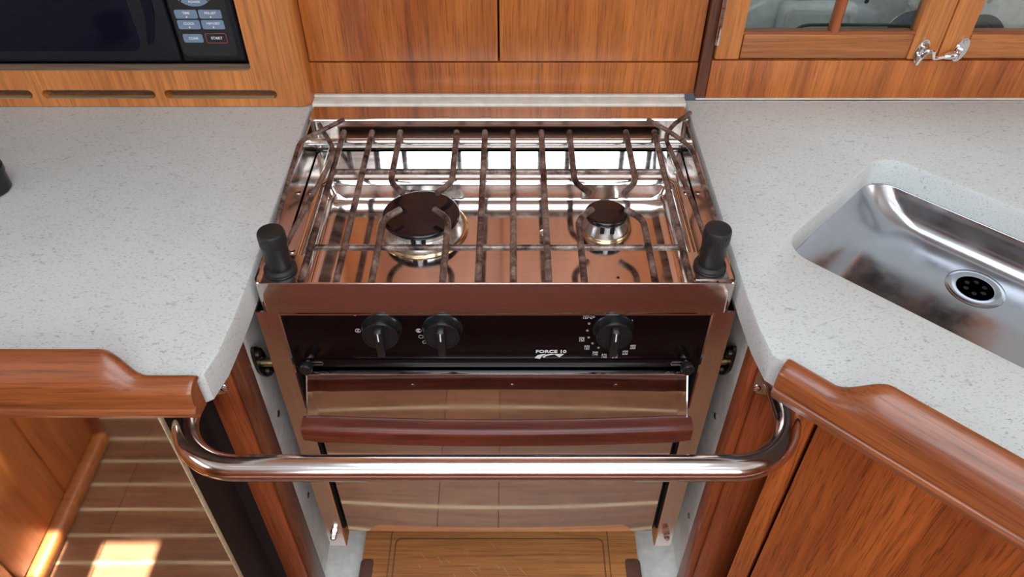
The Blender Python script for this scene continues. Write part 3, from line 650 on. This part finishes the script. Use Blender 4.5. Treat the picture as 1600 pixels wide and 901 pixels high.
# ------------------------------------------------------------------ glazed locker, right
gl = thing('glazed_locker', 'teak locker with glazed doors above the right worktop', 'cabinet', (0.8, 0.45, 0.0))
M().box(0.2835, 1.45, 0.3655, 0.384, 0.001, 0.0572, 0.0008).build('lower_panel', 'teak_v', gl)
M().box(0.2700, 1.45, 0.3635, 0.3660, 0.0002, 0.0022, 0.0005).build('sealant_bead', 'seal', gl)
m = M(); m.box(0.2835, 1.45, 0.386, 0.60, -0.036, -0.030); m.box(0.2835, 0.2935, 0.384, 0.60, -0.03, 0.90); m.box(1.44, 1.45, 0.384, 0.60, -0.03, 0.90); m.box(0.2935, 1.44, 0.585, 0.60, -0.03, 0.90); m.box(0.2835, 1.45, 0.384, 0.60, 0.90, 0.91)
m.build('carcass', 'plastic_w', gl)
def gdoor(x0, x1, stl, str_, muntins, hinge):
    d = M().box(x0+stl+0.001, x1-str_-0.001, 0.3630, 0.3830, 0.0615, 0.0955, 0.0022).build('door', 'teak_x', gl)      # bottom rail of the door frame
    M().box(x0, x0+stl, 0.3625, 0.3835, 0.0605, 0.88, 0.002).build('stile', 'teak_pale', d)
    M().box(x1-str_, x1, 0.3625, 0.3835, 0.0605, 0.88, 0.002).build('stile', 'teak_pale', d)
    M().box(x0+stl+0.001, x1-str_-0.001, 0.3630, 0.3830, 0.84, 0.88, 0.002).build('top_rail', 'teak_x', d)
    M().tube([(x0+stl-0.001, 0.3660, 0.0958), (x1-str_+0.001, 0.3660, 0.0958)], 0.0028, 10).build('bead', 'teak_rail', d)
    M().box(x0+stl-0.003, x1-str_+0.003, 0.374, 0.3765, 0.0925, 0.85).build('pane', 'pane', d)
    for mx in muntins: M().box(mx-0.006, mx+0.006, 0.3630, 0.3790, 0.094, 0.85, 0.004, 3).build('glazing_bar', 'teak_post', d)
    return d
d1 = gdoor(0.2850, 0.5770, 0.0320, 0.0380, (0.4345,), True)
d2 = gdoor(0.5785, 0.880, 0.0330, 0.034, (0.73,), False)
for k in range(7):
    z_ = 0.082+k*0.0125; M().lathe([(0.0030, 0), (0.0030, 0.0117)], (0.2842, 0.3610, z_), n=10).build('hinge_knuckle', 'chrome', d1)
# cabin hook holding the two glazed doors together
hk = thing('cabin_hook', 'chrome hook latch joining the two glazed locker doors', 'latch', (0.578, 0.355, 0.055))
def oval(cx, cz, rx, rz, tilt, y0, y1, name, mat='chrome'):
    c, s = math.cos(tilt), math.sin(tilt)
    o = [(cx+rx*math.cos(2*PI*k/24)*c-rz*math.sin(2*PI*k/24)*s, cz+rx*math.cos(2*PI*k/24)*s+rz*math.sin(2*PI*k/24)*c) for k in range(24)]
    return M().prism(o, y0, y1, 'xz').build(name, mat, hk)
pA = oval(0.5535, 0.0735, 0.0085, 0.0165, -0.10, 0.3595, 0.3625, 'eye_plate')
pB = oval(0.6040, 0.0755, 0.0085, 0.0165, -0.15, 0.3595, 0.3625, 'pivot_plate')
for px, pz, pp in ((0.5545, 0.0845, pA), (0.5510, 0.0625, pA), (0.6055, 0.0870, pB), (0.6020, 0.0645, pB)):
    M().lathe([(0.0032, 0), (0.0028, 0.0008)], (px, 0.3595, pz), (0, -1, 0), 12).build('screw', 'steel', pp)
M().tube(fillet([(0.5545, 0.3600, 0.0790), (0.5545, 0.3515, 0.0770), (0.5525, 0.3515, 0.0690), (0.5515, 0.3600, 0.0670)], 0.004, 5), 0.0022, 10).build('eye', 'chrome', hk)
M().tube(fillet([(0.5500, 0.3540, 0.0580), (0.5525, 0.3520, 0.0720), (0.5580, 0.3500, 0.0790), (0.5640, 0.3500, 0.0775), (0.5670, 0.3505, 0.0680), (0.5720, 0.3515, 0.0680), (0.5960, 0.3530, 0.0720)], 0.006, 6),
         [0.0018]+[0.0024]*34+[0.0034] if False else 0.0026, 10).build('hook', 'chrome', hk)
M().lathe([(0.0001, -0.010), (0.0035, -0.0085), (0.0052, -0.002), (0.0050, 0.005), (0.0025, 0.010), (0.0001, 0.011)], (0.5900, 0.3530, 0.0708), (1, 0, 0.16), 16).build('hook_shank', 'chrome', hk)
M().lathe([(0.0034, -0.007), (0.0034, 0.007)], (0.5985, 0.3545, 0.0725), (0.15, 0, 1), 12).build('pivot_barrel', 'chrome', hk)

# things behind the glass
bx = thing('plastic_box', 'white plastic box standing upright behind the left glazed door', 'box', (0.48, 0.565, -0.03))
M().box(0.428, 0.545, 0.552, 0.580, -0.0295, 0.050, 0.010, 3).build('body', 'plastic_w', bx)
M().prism(rrect(0.433, 0.540, -0.02, 0.0455, 0.009, 5), 0.5485, 0.5525, 'xz', holes=[rrect(0.441, 0.532, -0.012, 0.038, 0.006, 5)]).build('lid_rim', 'plastic_w', bx)
gd = thing('glass_dish', 'clear glass baking dish lying low behind the left glazed door', 'dish', (0.51, 0.44, -0.03))
M().loft([[(px, py, z_) for px, py in rrect(0.425-i, 0.598+i, 0.405-i, 0.480+i, 0.03, 6)] for i, z_ in ((-0.014, -0.029), (-0.012, -0.0295), (0.0, 0.048), (0.005, 0.0525), (0.007, 0.0515), (0.006, 0.0495), (0.003, 0.046), (-0.008, -0.024))], cap0=True, cap1=True).build('bowl', 'dishglass', gd, angle=50)
M().tube([(px, py, 0.0520) for px, py in rrect(0.420, 0.603, 0.400, 0.485, 0.032, 6)]+[(0.603, 0.453, 0.0520)], 0.0024, 8).build('rim', 'dishrim', gd)
def plate(name, lab, cx, cy, cz, r, mat, tilt):
    p = thing(name, lab, 'plate', (cx, cy, cz-r))
    ax = (0, -math.cos(tilt), math.sin(tilt))
    M().lathe([(r, 0), (r*1.0, 0.002), (r*0.72, -0.004), (r*0.70, -0.006), (0.0001, -0.006), (0.0001, -0.009), (r*0.72, -0.009), (r*0.98, -0.001)], (cx, cy, cz), ax, 40, cap=False).build('dish', mat, p)
    M().lathe([(r*1.0, 0.0), (r*1.015, 0.001), (r*1.0, 0.0025)], (cx, cy, cz), ax, 40, cap=False).build('rim', 'alu', p)
plate('plate', 'blue plate leaning behind the left glazed locker door', 0.618, 0.520, 0.013, 0.042, 'blue', 0.3)
plate('plate', 'dark grey plate leaning behind the right glazed locker door', 0.722, 0.520, 0.010, 0.039, 'grey', 0.3)
def can(name, lab, cx, cy, r, top, mat):
    t = thing(name, lab, name, (cx, cy, -0.03))
    M().lathe([(r, 0), (r, top+0.029), (r*0.9, top+0.030), (r*0.86, top+0.029), (r*0.86, top)], (cx, cy, -0.0298), n=28).build('body', mat, t)
    M().lathe([(r*1.02, top+0.022), (r*1.04, top+0.024), (r*1.02, top+0.026)], (cx, cy, -0.0298), n=28, cap=False).build('band', 'chrome', t)
can('tin', 'pale metal tin behind the dark grey plate in the locker', 0.703, 0.558, 0.016, 0.056, 'alu')
can('cup', 'pale grey cup behind the blue plate in the locker', 0.640, 0.560, 0.020, 0.052, 'plastic_w')
for x_ in (0.565, 0.755): M().lathe([(0.004, 0), (0.0035, 0.0012)], (x_, 0.585, 0.044), (0, -1, 0), 14).build('screw', 'chrome', gl)

# small black thing at the left picture edge
jr = thing('jar', 'black round lidded jar at the far left of the left worktop', 'jar', (-0.598, 0.155, 0.0))
M().lathe([(0.021, 0.0005), (0.023, 0.002), (0.023, 0.022), (0.0215, 0.024)], (-0.598, 0.155, 0), n=32).build('body', 'blackp', jr)
M().lathe([(0.0245, 0.023), (0.0245, 0.031), (0.022, 0.034), (0.0001, 0.0345)], (-0.598, 0.155, 0), n=32).build('lid', 'blackp', jr)
for o in bpy.data.objects:
    if '_o' in o.keys(): del o['_o']
